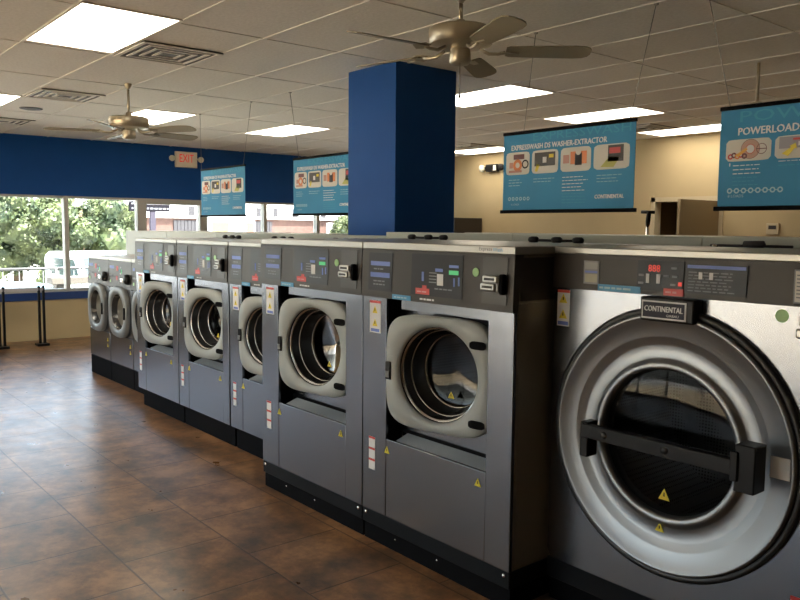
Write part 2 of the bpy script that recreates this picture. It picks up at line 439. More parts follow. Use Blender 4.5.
def fan(loc, zm, rots, label, pull=True):
    # loc: ceiling point; zm: height of blade plane
    t = empty('ceiling_fan', (loc[0], loc[1], CH), label, 'ceiling fan', None)
    zb = zm-CH
    mb = MB(); mb.lathe((0, 0, 0), (0, 0, -1), [(.03, 0), (.03, .012), (.022, .03), (.014, .04), (.011, .045)], nickel, 24); mb.build('canopy', t)
    mb = MB(); mb.tube([(0, 0, -.05), (0, 0, zb+.14)], .011, nickel); mb.build('downrod', t)
    mb = MB(); mb.lathe((0, 0, zb), (0, 0, 1), [(.001, .165), (.022, .16), (.026, .135), (.06, .125), (.150, .120), (.163, .114), (.167, .104), (.167, .036), (.160, .030), (.10, .018), (.06, .01), (.001, .01)], nickel, 40); mb.build('motor_housing', t)
    mb = MB(); mb.lathe((0, 0, zb), (0, 0, -1), [(.05, -.015), (.055, .01), (.057, .055), (.045, .068), (.001, .07)], nickel, 28); mb.build('switch_housing', t)
    if pull:
        mb = MB(); mb.tube([(.03, -.03, zb-.065), (.03, -.03, zb-.23)], .0022, nickel, 6); mb.lathe((.03, -.03, zb-.25), (0, 0, 1), [(.001, 0), (.008, .006), (.006, .018), (.001, .024)], blackm, 10); mb.build('pull_chain', t)
    bl = None
    for k in range(5):
        a = math.radians(rots+72*k)
        if bl is None:
            mb = MB(); tilt = math.radians(-13)
            pts = []
            for (x, h) in ((.24, .045), (.26, .055), (.35, .060), (.5, .066), (.6, .068), (.65, .062), (.675, .045), (.685, .02)): pts.append((x, h))
            loop = [(x, h) for x, h in pts] + [(x, -h) for x, h in reversed(pts)]
            mb.prism([(x, y*math.cos(tilt), y*math.sin(tilt)+.004) for x, y in loop], (0, 0, -.007), bladem)
            bl = mb.build('blade', t)
            mb = MB(); mb.tube([(.10, 0, .012), (.15, 0, -.012), (.2, 0, -.012), (.235, 0, -.004)], .009, nickel, 8)
            mb.prism([(.215, -.03, -.006), (.26, -.04, -.012), (.31, 0, -.006), (.26, .04, .004), (.215, .03, 0)], (0, 0, -.004), nickel)
            mb.build('blade_iron', bl)
            q = bl
        else:
            q = copy_tree(bl, t)
        q.location = (0, 0, zb); q.rotation_euler = (0, 0, a)
    return t
fan((-3.06, 2.92), 2.53, -22, 'large bronze ceiling fan with five blades right of the blue pillar')
fan((-6.81, 2.56), 2.415, 28, 'smaller-looking far ceiling fan in front of the blue wall, top left', False)
t = empty('pendant_fixture', (-2.84, 5.70, CH), 'bell-shaped fixture on a thin rod behind the rightmost banner', 'ceiling fixture')
mb = MB(); mb.tube([(0, 0, 0), (0, 0, -.30)], .011, nickel); mb.build('rod', t)
mb = MB(); mb.lathe((0, 0, -.28), (0, 0, -1), [(.001, -.01), (.03, 0), (.07, .03), (.115, .06), (.12, .075), (.11, .09), (.06, .10), (.001, .10)], mat('cream_enamel', (.6, .55, .42), .4), 32); mb.build('bell', t)

# exit sign on the blue wall
t = empty('exit_sign', (WX, 5.22, 2.5), 'lit red EXIT sign with two lamp heads on the blue wall', 'exit sign')
mb = MB(); mb.box((.0, -.175, .005), (.05, .175, .245), exitm, .006); mb.build('sign_box', t)
mb = MB(); mb.text('EXIT', (.0515, -.115, .085), .23, .12, redlit, (0, 1, 0), (0, 0, 1)); mb.build('sign_lettering', t)
for s in (-1, 1):
    mb = MB(); mb.box((.01, s*.175, .13), (.03, s*.21, .155), exitm); mb.lathe((.03, s*.235, .14), (1, 0, -.2), [(.03, -.03), (.042, 0), (.045, .03), (.035, .034), (.001, .036)], exitm, 20); mb.build('lamp_head', t)
# emergency light on back wall
t = empty('emergency_light', (-8.88, BY, 2.5), 'black twin-head emergency light high on the beige back wall', 'emergency light')
mb = MB(); mb.box((-.13, -.07, .02), (.12, 0, .14), blackm, .008); mb.build('housing', t)
for s in (-1, 1):
    mb = MB(); mb.lathe((-.005+s*.21, -.06, .085), (0, -1, -.15), [(.03, -.045), (.05, -.02), (.055, .02), (.05, .025), (.001, .03)], exitm if s < 0 else blackm, 20); mb.tube([(s*.12, -.04, .09), (s*.19, -.05, .088)], .012, blackm); mb.build('lamp_head', t)
mb = MB(); mb.box((.045, -.076, .04), (.10, -.0705, .12), exitm); mb.build('cover_plate', t)
# thermostat
t = empty('thermostat', (-4.42, BY, 1.57), 'small beige thermostat box on back wall below the rightmost banner', 'thermostat')
mb = MB(); mb.box((0, -.03, 0), (.15, 0, .13), trimm, .006); mb.build('casing', t)
mb = MB(); mb.box((.03, -.033, .06), (.12, -.0305, .105), corrm); mb.build('display', t)
# dark cabinet against the back wall
t = empty('vending_machine', (-9.86, 8.62, 0), 'dark brown box-shaped machine against the beige back wall beside the pillar', 'machine')
mb = MB(); mb.box((0, 0, .06), (.76, .62, 1.78), mat('dark_brown_case', (.018, .013, .010), .4), .01); mb.build('case', t)
mb = MB(); mb.box((.04, -.012, .12), (.72, -.001, 1.7), blackm, .004); mb.build('door', t)
mb = MB(); mb.box((.03, .03, 0), (.73, .6, .058), blackmatt); mb.build('plinth', t)

# ------------------------------------------------------------------ hanging banners (plane y = 3.8)
def card(mb, x0, z0, x1, z1, y):
    cx, cz = (x0+x1)/2, (z0+z1)/2
    L = squircle(cx, cz, (x1-x0)/2, (z1-z0)/2, 9, 40)
    mb.prism([(a, y, c) for a, c in L], (0, .0012, 0), cardp)
def disc(mb, cx, cz, r, y, m, r2=None, seg=20):
    o_ = [(cx+r*math.cos(2*PI*k/seg), cz+r*math.sin(2*PI*k/seg)) for k in range(seg)]
    if r2 is None: mb.face([(a, y, c) for a, c in o_], m)
    else:
        i_ = [(cx+r2*math.cos(2*PI*k/seg), cz+r2*math.sin(2*PI*k/seg)) for k in range(seg)]
        mb.grid([[(a, y, c) for a, c in o_], [(a, y, c) for a, c in i_]], m, closed=True, smooth=False)
def lines(mb, x, z, w, n_, dz, y, m, th=.004, seedv=1):
    rg = random.Random(seedv)
    for k in range(n_):
        ww = w*rg.uniform(.75, 1); xx = x; zz = z-k*dz
        while xx < x+ww-.006:
            l_ = rg.uniform(.012, .035); l_ = min(l_, x+ww-xx); mb.box((xx, y, zz), (xx+l_, y+.0008, zz+th), m); xx += l_+.006
def banner_wires(t, w, h, x1, x2, xh1, xh2):
    for a, b_ in ((x1, xh1), (x2, xh2)):
        mb = MB(); mb.tube([(a, 0, h), (b_, 0, CH-.006-t.location.z)], .0022, wirem, 6)
        mb.lathe((b_, 0, CH-.006-t.location.z), (0, 0, -1), [(.014, 0), (.012, .008), (.001, .012)], wirem, 10); mb.build('hanging_wire', t)
def banner(x, z, label, group=None):
    w, h = .99, .492
    t = empty('hanging_banner', (x, 3.80, z), label, 'banner', group)
    mb = MB(); mb.box((0, .003, .0), (w, .006, h), bannerm); mb.build('banner_sheet', t)
    mb = MB(); mb.box((-.004, -.004, h-.008), (w+.004, .012, h+.012), blackmatt, .003); mb.build('top_rail', t)
    mb = MB(); mb.box((-.018, -.004, -.014), (w+.018, .012, .008), blackmatt, .003); mb.build('bottom_rail', t)
    return t, w, h
def express(x, z, label, wires):
    t, w, h = banner(x, z, label, 'EXPRESSWASH banners over the row')
    y = .0015; V = lambda v: h*(1-v)
    mb = MB(); mb.text('EXPRESSWASH', (.25*w, .0025, V(.115)), .72*w, .05, bannerf); mb.build('background_lettering', t); mb = MB()
    mb.bold('EXPRESSWASH DS WASHER-EXTRACTOR', (.07*w, y, V(.215)), .74*w, .032, whitem); mb.build('title_lettering', t); mb = MB()
    mb.bold('CONTINENTAL', (.735*w, y, V(.865)), .2*w, .022, whitem); mb.build('logo_lettering', t); mb = MB()
    mb.text('6 LOADS', (.075*w, y, V(.925)), .07*w, .011, bannert)
    mb.build('load_lettering', t)
    mb = MB()
    lines(mb, .05*w, V(.60), .13*w, 3, .018, y, bannert, seedv=1); mb.build('small_print', t); mb = MB(); lines(mb, .26*w, V(.60), .17*w, 2, .018, y, bannert, seedv=2); mb.build('small_print', t); mb = MB()
    lines(mb, .49*w, V(.60), .2*w, 5, .02, y, whitem, seedv=3); lines(mb, .49*w, V(.80), .19*w, 4, .018, y, bannerf, seedv=4); mb.build('small_print', t); mb = MB()
    lines(mb, .745*w, V(.60), .19*w, 3, .018, y, bannert, seedv=5); mb.build('small_print', t); mb = MB()
    for k in range(6): disc(mb, (.06+.032*k)*w, V(.84), .012, y, bannert, .006)
    mb.build('load_symbols', t)
    z0, z1 = V(.53), V(.24)
    yy = .0003; Z = lambda f: z0+(z1-z0)*f; nc = lambda a, b_: card(mb, a*w, z0, b_*w, z1, y)
    mb = MB(); nc(.025, .225)
    mb.rect(.09*w, Z(.68), .18*w, Z(.9), yy, mat('brown_print', (.12, .03, .03), .5)); disc(mb, .125*w, Z(.42), .038, yy, orangep, .018); disc(mb, .19*w, Z(.45), .028, yy, signdark, .019)
    mb.rect(.05*w, Z(.1), .16*w, Z(.2), yy, mat('pink_print', (.5, .25, .2), .5)); mb.rect(.055*w, Z(.3), .085*w, Z(.55), yy, MATS['pink_print'])
    mb.build('picture_card', t); mb = MB(); nc(.245, .455)
    mb.rect(.268*w, Z(.32), .432*w, Z(.9), yy, mat('dark_print', (.04, .035, .03), .5)); mb.rect(.335*w, Z(.45), .365*w, Z(.7), -.0015, whitem); mb.rect(.385*w, Z(.65), .42*w, Z(.8), -.0015, yellowp)
    mb.prism([(.27*w, yy, Z(.1)), (.29*w, yy, Z(.08)), (.31*w, yy, Z(.38)), (.285*w, yy, Z(.42))], (0, .001, 0), yellowp)
    mb.build('picture_card', t); mb = MB(); nc(.475, .70)
    mb.rect(.55*w, Z(.3), .60*w, Z(.82), yy, orangep); mb.rect(.62*w, Z(.3), .67*w, Z(.82), yy, orangep); mb.rect(.585*w, Z(.25), .635*w, Z(.75), -.0015, corrm); disc(mb, .61*w, Z(.8), .02, -.002, cardp)
    mb.rect(.495*w, Z(.35), .54*w, Z(.7), yy, MATS['pink_print'])
    mb.build('picture_card', t); mb = MB(); nc(.72, .965)
    mb.rect(.82*w, Z(.3), .925*w, Z(.95), yy, MATS['dark_print']); mb.rect(.83*w, Z(.62), .905*w, Z(.85), -.0015, redp)
    mb.prism([(.77*w, yy, Z(.1)), (.86*w, yy, Z(.08)), (.90*w, yy, Z(.45)), (.83*w, yy, Z(.5))], (0, .001, 0), mat('lime_print', (.45, .45, .12), .5))
    mb.build('picture_card', t)
    banner_wires(t, w, h, *wires)
    return t
ZB = 1.718
express(-8.035, ZB, 'small distant blue banner nearest the windows, hung over the far small washers', (.02, .96, .0, 1.13))
express(-6.14, ZB, 'blue banner partly hidden behind the blue pillar', (.10, .9, -.05, .95))
express(-3.56, ZB, 'large blue EXPRESSWASH banner hanging above the gap right of the pillar', (.17, .95, .25, 1.09))
t, w, h = banner(-2.075, ZB, 'rightmost blue banner reading POWERLOAD, cut off by the photo edge')
y = .0015
mb = MB(); mb.text('POWERLOAD', (.10, .0025, h-.072), .85, .055, bannerf); mb.build('background_lettering', t); mb = MB()
mb.bold('POWERLOAD WASHER-EXTRACTOR', (.095, y, h-.135), .80, .036, whitem); mb.build('title_lettering', t); mb = MB(); mb.bold('CONTINENTAL', (.73, y, .075), .2, .022, whitem)
mb.build('logo_lettering', t); mb = MB(); mb.text('8 LOADS', (.055, y, .052), .08, .014, bannert); mb.build('load_lettering', t)
mb = MB()
lines(mb, .075, h-.285, .15, 3, .02, y, whitem, seedv=6); lines(mb, .075, h-.345, .15, 3, .018, y, bannerf, seedv=7); mb.box((.055, y, h-.285), (.06, y+.001, h-.27), whitem); mb.build('small_print', t); mb = MB()
lines(mb, .30, h-.275, .2, 1, .02, y, whitem, seedv=8); lines(mb, .30, h-.295, .2, 1, .02, y, bannerf, seedv=9); mb.build('small_print', t); mb = MB(); lines(mb, .56, h-.28, .16, 3, .02, y, whitem, seedv=19); mb.build('small_print', t); mb = MB(); lines(mb, .79, h-.28, .16, 3, .02, y, whitem, seedv=29); mb.build('small_print', t); mb = MB()
for k in range(8): disc(mb, .063+.036*k, .085, .014, y, bannert, .007)
for k in range(7): mb.box((.077+.036*k, y, .083), (.085+.036*k, y+.001, .087), bannert)
mb.build('load_symbols', t)
z0, z1 = h-.262, h-.155; yy = .0003
mb = MB(); card(mb, .035, z0, .262, z1, y)
disc(mb, .16, h-.205, .046, yy, mat('pale_pink_print', (.52, .32, .24), .5), .022, 28); disc(mb, .16, h-.205, .048, yy-.0003, MATS['brown_print'], .046, 28)
disc(mb, .16, h-.205, .024, yy-.0003, redp, .021, 24); disc(mb, .216, h-.207, .026, yy-.0004, MATS['brown_print'], .023, 24); disc(mb, .16, h-.205, .018, yy, whitem)
mb.box((.19, yy-.001, h-.209), (.242, yy, h-.205), MATS['brown_print'])
mb.prism([(.085, -.001, h-.232), (.10, -.001, h-.242), (.147, -.001, h-.207), (.14, -.001, h-.198)], (0, .001, 0), mat('gold_print', (.75, .40, .06), .5))
for k in range(5): disc(mb, .06+.018*k, h-.238+.006*(k % 2), .014, yy-.0005-.0001*k, (redp, MATS['brown_print'], orangep)[k % 3], .006)
mb.build('picture_card', t); mb = MB(); card(mb, .28, z0, .51, z1, y)
mb.rect(.30, h-.215, .50, h-.16, yy, mat('mauve_print', (.30, .29, .34), .5)); mb.rect(.365, h-.178, .425, h-.168, -.0015, redp); mb.rect(.39, h-.205, .40, h-.185, -.0015, whitem); mb.rect(.42, h-.205, .43, h-.185, -.0015, MATS['dark_print'])
mb.prism([(.315, -.002, h-.238), (.345, -.002, h-.252), (.375, -.002, h-.215), (.385, -.002, h-.219), (.378, -.002, h-.192), (.35, -.002, h-.205), (.358, -.002, h-.21)], (0, .001, 0), yellowp)
mb.build('picture_card', t); mb = MB(); card(mb, .53, z0, .745, z1, y)
mb.rect(.56, h-.24, .70, h-.17, yy, orangep); mb.build('picture_card', t); mb = MB(); card(mb, .765, z0, .96, z1, y)
mb.rect(.80, h-.24, .92, h-.17, yy, MATS['dark_print'])
mb.build('picture_card', t)
banner_wires(t, w, h, .05, .9, -.10, 1.0)

# ------------------------------------------------------------------ washers
def triangle(mb, cx, cz, s, y, ry=None):
    mb.prism([(cx-s/2, y, cz-s*.43), (cx+s/2, y, cz-s*.43), (cx, y, cz+s*.5)], (0, .001, 0), yellowp)
    mb.prism([(cx-s*.07, y-.0006, cz-s*.15), (cx+s*.07, y-.0006, cz-s*.15), (cx+s*.05, y-.0006, cz+s*.18), (cx-s*.05, y-.0006, cz+s*.18)], (0, .0005, 0), blackm)
def washer(name, loc, w, p, label, group):
    """front-loading washer; local x right, y into the machine, z up"""
    t = empty(name, loc, label, 'washing machine', group)
    D = p['depth']; z0 = p['zb']; zp = p['zp']; zt = p['zt']; ztop = p['ztop']
    rx0, rx1, rz0, rz1 = p['rec']; rd = .105; dhh = p['dh']/2
    # cabinet shell
    mb = MB()
    mb.box((.004, .012, z0), (.018, D, zt), steel_side); mb.box((w-.018, .012, z0), (w-.004, D, zt), steel_side)
    mb.box((.018, D-.015, z0), (w-.018, D, zt), steel_side); mb.box((.018, .02, zt-.02), (w-.018, D-.015, zt), steel_side)
    mb.box((.018, .02, z0), (w-.018, D-.015, z0+.01), steel_side)
    mb.box((w-.004, .035, zt-.19), (w-.001, D-.01, zt-.012), panelm); mb.box((w-.004, .035, z0+.01), (w-.002, D-.01, zt-.2), steel_side, .001)
    cab = mb.build('cabinet', t)
    mb = MB(); mb.box((0, 0, z0), (rx0, .02, zp), steel, .003); mb.build('front_column', t)
    mb = MB(); mb.box((rx1, 0, z0), (w, .02, zp), steel, .003); mb.build('front_column', t)
    mb = MB(); mb.box((rx0+.001, .0015, z0), (rx1-.001, .02, rz0), steel, .003); mb.build('lower_panel', t)
    # recess
    mb = MB()
    mb.box((rx0-.012, .02, rz0-.02), (rx0, rd, rz1+.03), blackmatt); mb.box((rx1, .02, rz0-.02), (rx1+.012, rd, rz1+.03), blackmatt)
    mb.box((rx0, .02, rz0-.045), (rx1, rd+.01, rz0-.03), blackmatt)
    cx, cz = (rx0+rx1)/2+.0, p['dz']
    ow, oh = (rx1-rx0)/2, (rz1-rz0)/2
    outer = squircle((rx0+rx1)/2, (rz0+rz1)/2, ow, oh, 60, 96)
    R = p['hole']+.03
    inner = [(cx + R*math.cos(2*PI*i/96), cz + R*math.sin(2*PI*i/96)) for i in range(96)]
    holed(mb, outer, inner, rd, rd+.008, steel)
    # sloped sill and cream-lit head piece
    mb.prism([(rx0+.06, .018, rz0), (rx1, .018, rz0), (rx1, rd-.012, rz0+.026), (rx0+.06, rd-.012, rz0+.026)], (0, .002, -.006), mat('sill_sky_reflection', (.30, .34, .38), .5))  # sky reflection of the steel slope put into the pale colour
    mb.box((rx0, rd-.004, rz0+.022), (rx1, rd-.001, rz0+.040), blackmatt)
    mb.box((rx0+.085, .024, p['dz']+dhh+.006), (rx1, .034, zp+.004), steel)
    mb.build('door_recess', t)
    # tub gasket and drum
    mb = MB(); mb.lathe((cx, rd, cz), (0, 1, 0), [(R+.025, -.004), (R+.02, -.02), (R-.002, -.022), (R-.006, .0), (R-.004, .05)], rubber, 64); mb.build('gasket', t)
    mb = MB(); mb.lathe((cx, rd+.03, cz), (0, 1, 0), [(R-.004, 0), (R+.06, .02), (R+.06, .5), (R+.05, .52), (.001, .53)], drumm, 64)
    for k in range(3):
        a = 2*PI*k/3+.5; rr_ = R+.06
        mb.prism([(cx+rr_*math.cos(a-.13), rd+.06, cz+rr_*math.sin(a-.13)), (cx+rr_*math.cos(a+.13), rd+.06, cz+rr_*math.sin(a+.13)), (cx+(rr_-.07)*math.cos(a), rd+.06, cz+(rr_-.07)*math.sin(a))], (0, .46, 0), drumm)
    mb.build('drum', t)
    # door, hinged on the right and standing ajar
    dw, dh, hr = p['dw'], p['dh'], p['hole']
    hx = rx1+.002
    mb = MB()
    out = squircle(-dw/2, 0, dw/2, dh/2, p.get('sq', 4.8), 96)
    inn = [(-dw/2 + hr*math.cos(2*PI*i/96), hr*math.sin(2*PI*i/96)) for i in range(96)]
    sh = lambda L, k: [(-dw/2+(a+dw/2)*k, c*k) for a, c in L]
    f3 = lambda L, y: [(a, y, c) for a, c in L]
    inn2 = [(-dw/2 + (hr+.012)*math.cos(2*PI*i/96), (hr+.012)*math.sin(2*PI*i/96)) for i in range(96)]
    mb.grid([f3(inn, .03), f3(inn, -.008), f3(inn2, -.02), f3(sh(out, .975), -.022), f3(out, -.012), f3(out, .022), f3(sh(out, .97), .03), f3(inn, .03)], doorp, closed=True)
    door = mb.build('door', t, (hx, .035, p['dz']), (0, 0, math.radians(p['ajar'])))
    for pz in (dh*.30, -dh*.36):
        mb = MB(); L = squircle(-dw*.115, pz, .042, .018, 4, 24); mb.prism([(a, -.026, c) for a, c in L], (0, .006, 0), blackmatt); mb.build('hinge_cover', door)
    mb = MB(); mb.box((-dw+.004, -.03, -.05), (-dw+.035, -.02, .035), blackm, .004); mb.box((-dw+.008, -.034, -.04), (-dw+.03, -.03, -.01), greyprint, .001); mb.build('door_latch', door)
    mb = MB(); mb.lathe((-dw/2, 0, 0), (0, 1, 0), [(hr-.001, -.004), (hr-.005, .03), (hr-.012, .055), (hr-.02, .09), (hr-.03, .12), (hr-.042, .14), (hr-.05, .15)], bowlm, 64); bw_ = mb.build('door_bowl', door)
    for q, (r_, y_) in enumerate(((hr-.004, .012), (hr-.020, .062), (hr-.046, .138))):
        mb = MB(); e_ = (.0075, .0035, .005)[q]
        mb.lathe((-dw/2, y_, 0), (0, 1, 0), [(r_, -e_), (r_-e_, -e_*.6), (r_-e_*1.3, 0), (r_-e_, e_*.6), (r_, e_)], mat('ring_steel', (.42, .43, .43), .22, 1), 64); mb.build('chrome_ring', door)
    mb = MB(); mb.lathe((-dw/2, 0, 0), (0, 1, 0), [(hr-.05, .15), (hr-.08, .158), (.001, .165)], doorg, 64)
    mb.build('door_glass', door)
    mb = MB(); triangle(mb, -dw/2-.01, -hr*.52, .035, .12); mb.build('warning_triangle', door)
    # control head
    mb = MB()
    mb.prism([(0, -.012, zp), (0, .02, zp-.003), (0, .05, zt), (0, -.004, zt)], (w, 0, 0), panelm)
    cp = mb.build('control_panel', t)
    hz = zt-zp
    tilt = lambda z: -.0125 + .008*(z-zp)/hz - .001
    def plate_(name, x0, x1, za, zc, m, extra=None, th=.0012):
        mb = MB(); mb.prism([(x0, tilt(za)-th, za), (x1, tilt(za)-th, za), (x1, tilt(zc)-th, zc), (x0, tilt(zc)-th, zc)], (0, th+.001, 0), m)
        if extra: extra(mb, lambda z: tilt(z)-th-.0012)
        return mb.build(name, cp)
    def Z(f): return zp + hz*f
    s = w/1.02
    def side(mb, ty):
        for f0, f1 in ((.66, .75), (.42, .52)):
            mb.box((.075*s, ty(Z(f0)), Z(f0)), (.225*s, ty(Z(f0))+.001, Z(f1)), bluep)
        for f0 in (.58, .33, .26): lines(mb, .10*s, Z(f0), .1*s, 1, .01, ty(Z(f0)), greyprint, .006, int(f0*100))
    plate_('price_display', .058*s, .242*s, Z(.14), Z(.93), screenm, side)
    def main(mb, ty):
        mb.box((.46*s, ty(Z(.45)), Z(.42)), (.475*s, ty(Z(.45))+.001, Z(.6)), bluep)
        for k in range(4): mb.box(((.51+.0)*s, ty(Z(.4+.06*k)), Z(.40+.06*k)), (.56*s, ty(Z(.4+.06*k))+.001, Z(.42+.06*k)), greyprint)
        mb.box((.565*s, ty(Z(.35)), Z(.36)), (.605*s, ty(Z(.35))+.001, Z(.58)), whitem)
        mb.box((.64*s, ty(Z(.64)), Z(.58)), (.70*s, ty(Z(.64))+.001, Z(.66)), greenlit)
        mb.box((.64*s, ty(Z(.72)), Z(.71)), (.70*s, ty(Z(.72))+.001, Z(.76)), bluep); mb.box((.55*s, ty(Z(.66)), Z(.62)), (.60*s, ty(Z(.66))+.001, Z(.68)), bluep)
        mb.box((.67*s, ty(Z(.4)), Z(.36)), (.68*s, ty(Z(.4))+.001, Z(.52)), bluep); mb.box((.70*s, ty(Z(.4)), Z(.38)), (.71*s, ty(Z(.4))+.001, Z(.54)), bluep)
        lines(mb, .55*s, Z(.28), .14*s, 1, .01, ty(Z(.28)), greyprint, .006, 3)
        mb.box((.42*s, ty(Z(.2)), Z(.16)), (.515*s, ty(Z(.2))+.001, Z(.28)), redp); mb.box((.465*s, ty(Z(.3)), Z(.28)), (.495*s, ty(Z(.3))+.001, Z(.34)), redp)
        lines(mb, .43*s, Z(.2), .08*s, 1, .01, ty(Z(.2))-.001, mat('pale_red_print', (.6, .3, .3), .5), .006, 5)
    plate_('control_display', .385*s, .725*s, Z(.14), Z(.95), screenm, main)
    plate_('coin_plate', .845*s, .985*s, Z(.12), Z(.94), coinpm)
    mb = MB(); mb.box((.872*s, -.040, Z(.34)), (.965*s, -.012, Z(.60)), mat('coin_mech_grey', (.16, .16, .155), .4, .6), .006)
    for f0, ww in ((.50, .012), (.36, .0)):
        mb.box((.868*s+ww, -.049, Z(f0)), (.950*s+ww, -.036, Z(f0+.13)), mat('dull_chrome', (.42, .42, .41), .3, .8), .006); mb.box((.880*s+ww, -.0505, Z(f0+.045)), (.938*s+ww, -.048, Z(f0+.09)), blackm)
    mb.box((.962*s, -.036, Z(.30)), (.985*s, -.012, Z(.66)), blackmatt, .006)
    mb.build('coin_slot', cp)
    mb = MB(); mb.prism([(.805*s+.019*math.cos(2*PI*k/20), tilt(Z(.6))-.002, Z(.66)+.019*math.sin(2*PI*k/20)) for k in range(20)], (0, .0015, 0), greenp); mb.build('round_sticker', cp)
    mb = MB(); mb.box((.25*s, -.0155, zp+.001), (.385*s, -.0128, zp+.024), bluest); lines(mb, .265*s, zp+.009, .11*s, 1, .01, -.0165, bannert, .006, 7); mb.build('blue_sticker', cp)
    mb = MB(); lines(mb, .45*s, zp+.012, .12*s, 1, .01, -.0145, whitem, .008, 9); mb.build('panel_lettering', cp)
    # top cover with light front edge
    mb = MB(); mb.box((0, -.003, zt), (w, D+.0, ztop), topsteel, .004); mb.build('top_cover', t)
    # hoses at the back of the top
    mb = MB(); yb = D-.12
    mb.tube([(.30*s, yb, ztop+.012), (.45*s, yb+.01, ztop+.010), (.62*s, yb, ztop+.012)], .007, blackm, 8)
    for xx in (.30, .46, .60): mb.lathe(((xx-.02)*s, yb, ztop+.014), (1, 0, 0), [(.001, 0), (.015, .003), (.018, .02), (.018, .05), (.012, .06), (.001, .062)], blackm, 14)
    mb.build('water_hose', t)
    # stickers on the front
    mb = MB(); x1 = rx0*.30; x2 = rx0*.76
    zs = zp-.02
    mb.rect(x1, zs-.16, x2, zs, -.0015, whitem); mb.rect(x1, zs-.012, x2, zs, -.0022, redp)
    triangle(mb, (x1+x2)/2, zs-.045, .04, -.003); triangle(mb, (x1+x2)/2, zs-.11, .04, -.003); mb.rect(x1+.01, zs-.155, x2-.01, zs-.14, -.0022, bluep)
    mb.build('warning_sticker', t)
    mb = MB(); zz = p['lab']
    for k in range(3):
        mb.rect(.055*s, zz-.057*(k+1), .105*s, zz-.057*k-.002, -.0015, whitem); mb.rect(.055*s, zz-.057*k-.012, .105*s, zz-.057*k-.002, -.0022, redp)
    mb.build('instruction_label', t)
    for xx in (rx0+.01, rx1-.045):
        mb = MB(); triangle(mb, xx, rz0-.055, .038, -.0005); mb.build('warning_triangle', t)
    return t
def base(t, w, D, zt_, y0, two=True):
    mb = MB()
    if two:
        mb.box((0, y0, .09), (w, D, zt_), kickm, .003); mb.box((.004, y0+.012, 0), (w-.004, D-.01, .088), blackmatt)
        for xx in (.03, w-.03): mb.lathe((xx, y0, zt_-.02), (0, -1, 0), [(.009, -.001), (.009, .004), (.001, .006)], bright, 12)
        for xx in (.25*w, .55*w): mb.lathe((xx, y0+.012, .06), (0, -1, 0), [(.005, -.001), (.005, .003), (.001, .004)], bright, 10)
    else: mb.box((.004, y0, 0), (w-.004, D, zt_), blackmatt, .003)
    mb.build('base_plinth', t)
MID = dict(depth=1.05, zb=.165, zp=1.262, zt=1.498, ztop=1.532, rec=(.19, .878, .56, 1.245), dz=.945, dw=.58, dh=.525, hole=.218, ajar=12, lab=.55)
G = 'large coin washers on black plinths'
wm = washer('washing_machine', (-4.198, 2.373, 0), 1.024, MID, 'large grey washer, left one of the joined pair in the middle', G)
base(wm, 1.024, 1.0, .163, .002)
wm2 = copy_tree(wm); wm2.location = (-3.168, 2.373, 0)
for ch in wm.children:
    if ch.name.split('.')[0] == 'door': ch.rotation_euler[2] = math.radians(8.5)
wm2['label'] = 'large grey washer just left of the giant round-door machine, dark side showing'
mb = MB(); mb.text('Express', (.82, -.0045, 1.506), .075, .02, mat('dark_grey_print', (.05, .05, .06), .5)); mb.text('Wash', (.90, -.0045, 1.508), .055, .017, bluest); mb.build('top_lettering', wm2)
SM = dict(depth=.85, zb=.165, zp=1.20, zt=1.466, ztop=1.496, rec=(.18, .765, .545, 1.185), dz=.878, dw=.50, dh=.525, hole=.198, ajar=11, lab=.50, sq=4.0)
G = 'mid-size coin washers beyond the large pair'
sw = washer('washing_machine', (-6.82, 2.60, 0), .865, SM, 'mid-size grey washer farthest of three, next to the low pair', G)
base(sw, .865, .8, .163, .045, False)
for x, lab in ((-5.942, 'mid-size grey washer in the middle of three'), (-5.06, 'mid-size grey washer partly hidden behind the large washer on its right')):
    c = copy_tree(sw); c.location = (x, 2.60, 0); c['label'] = lab

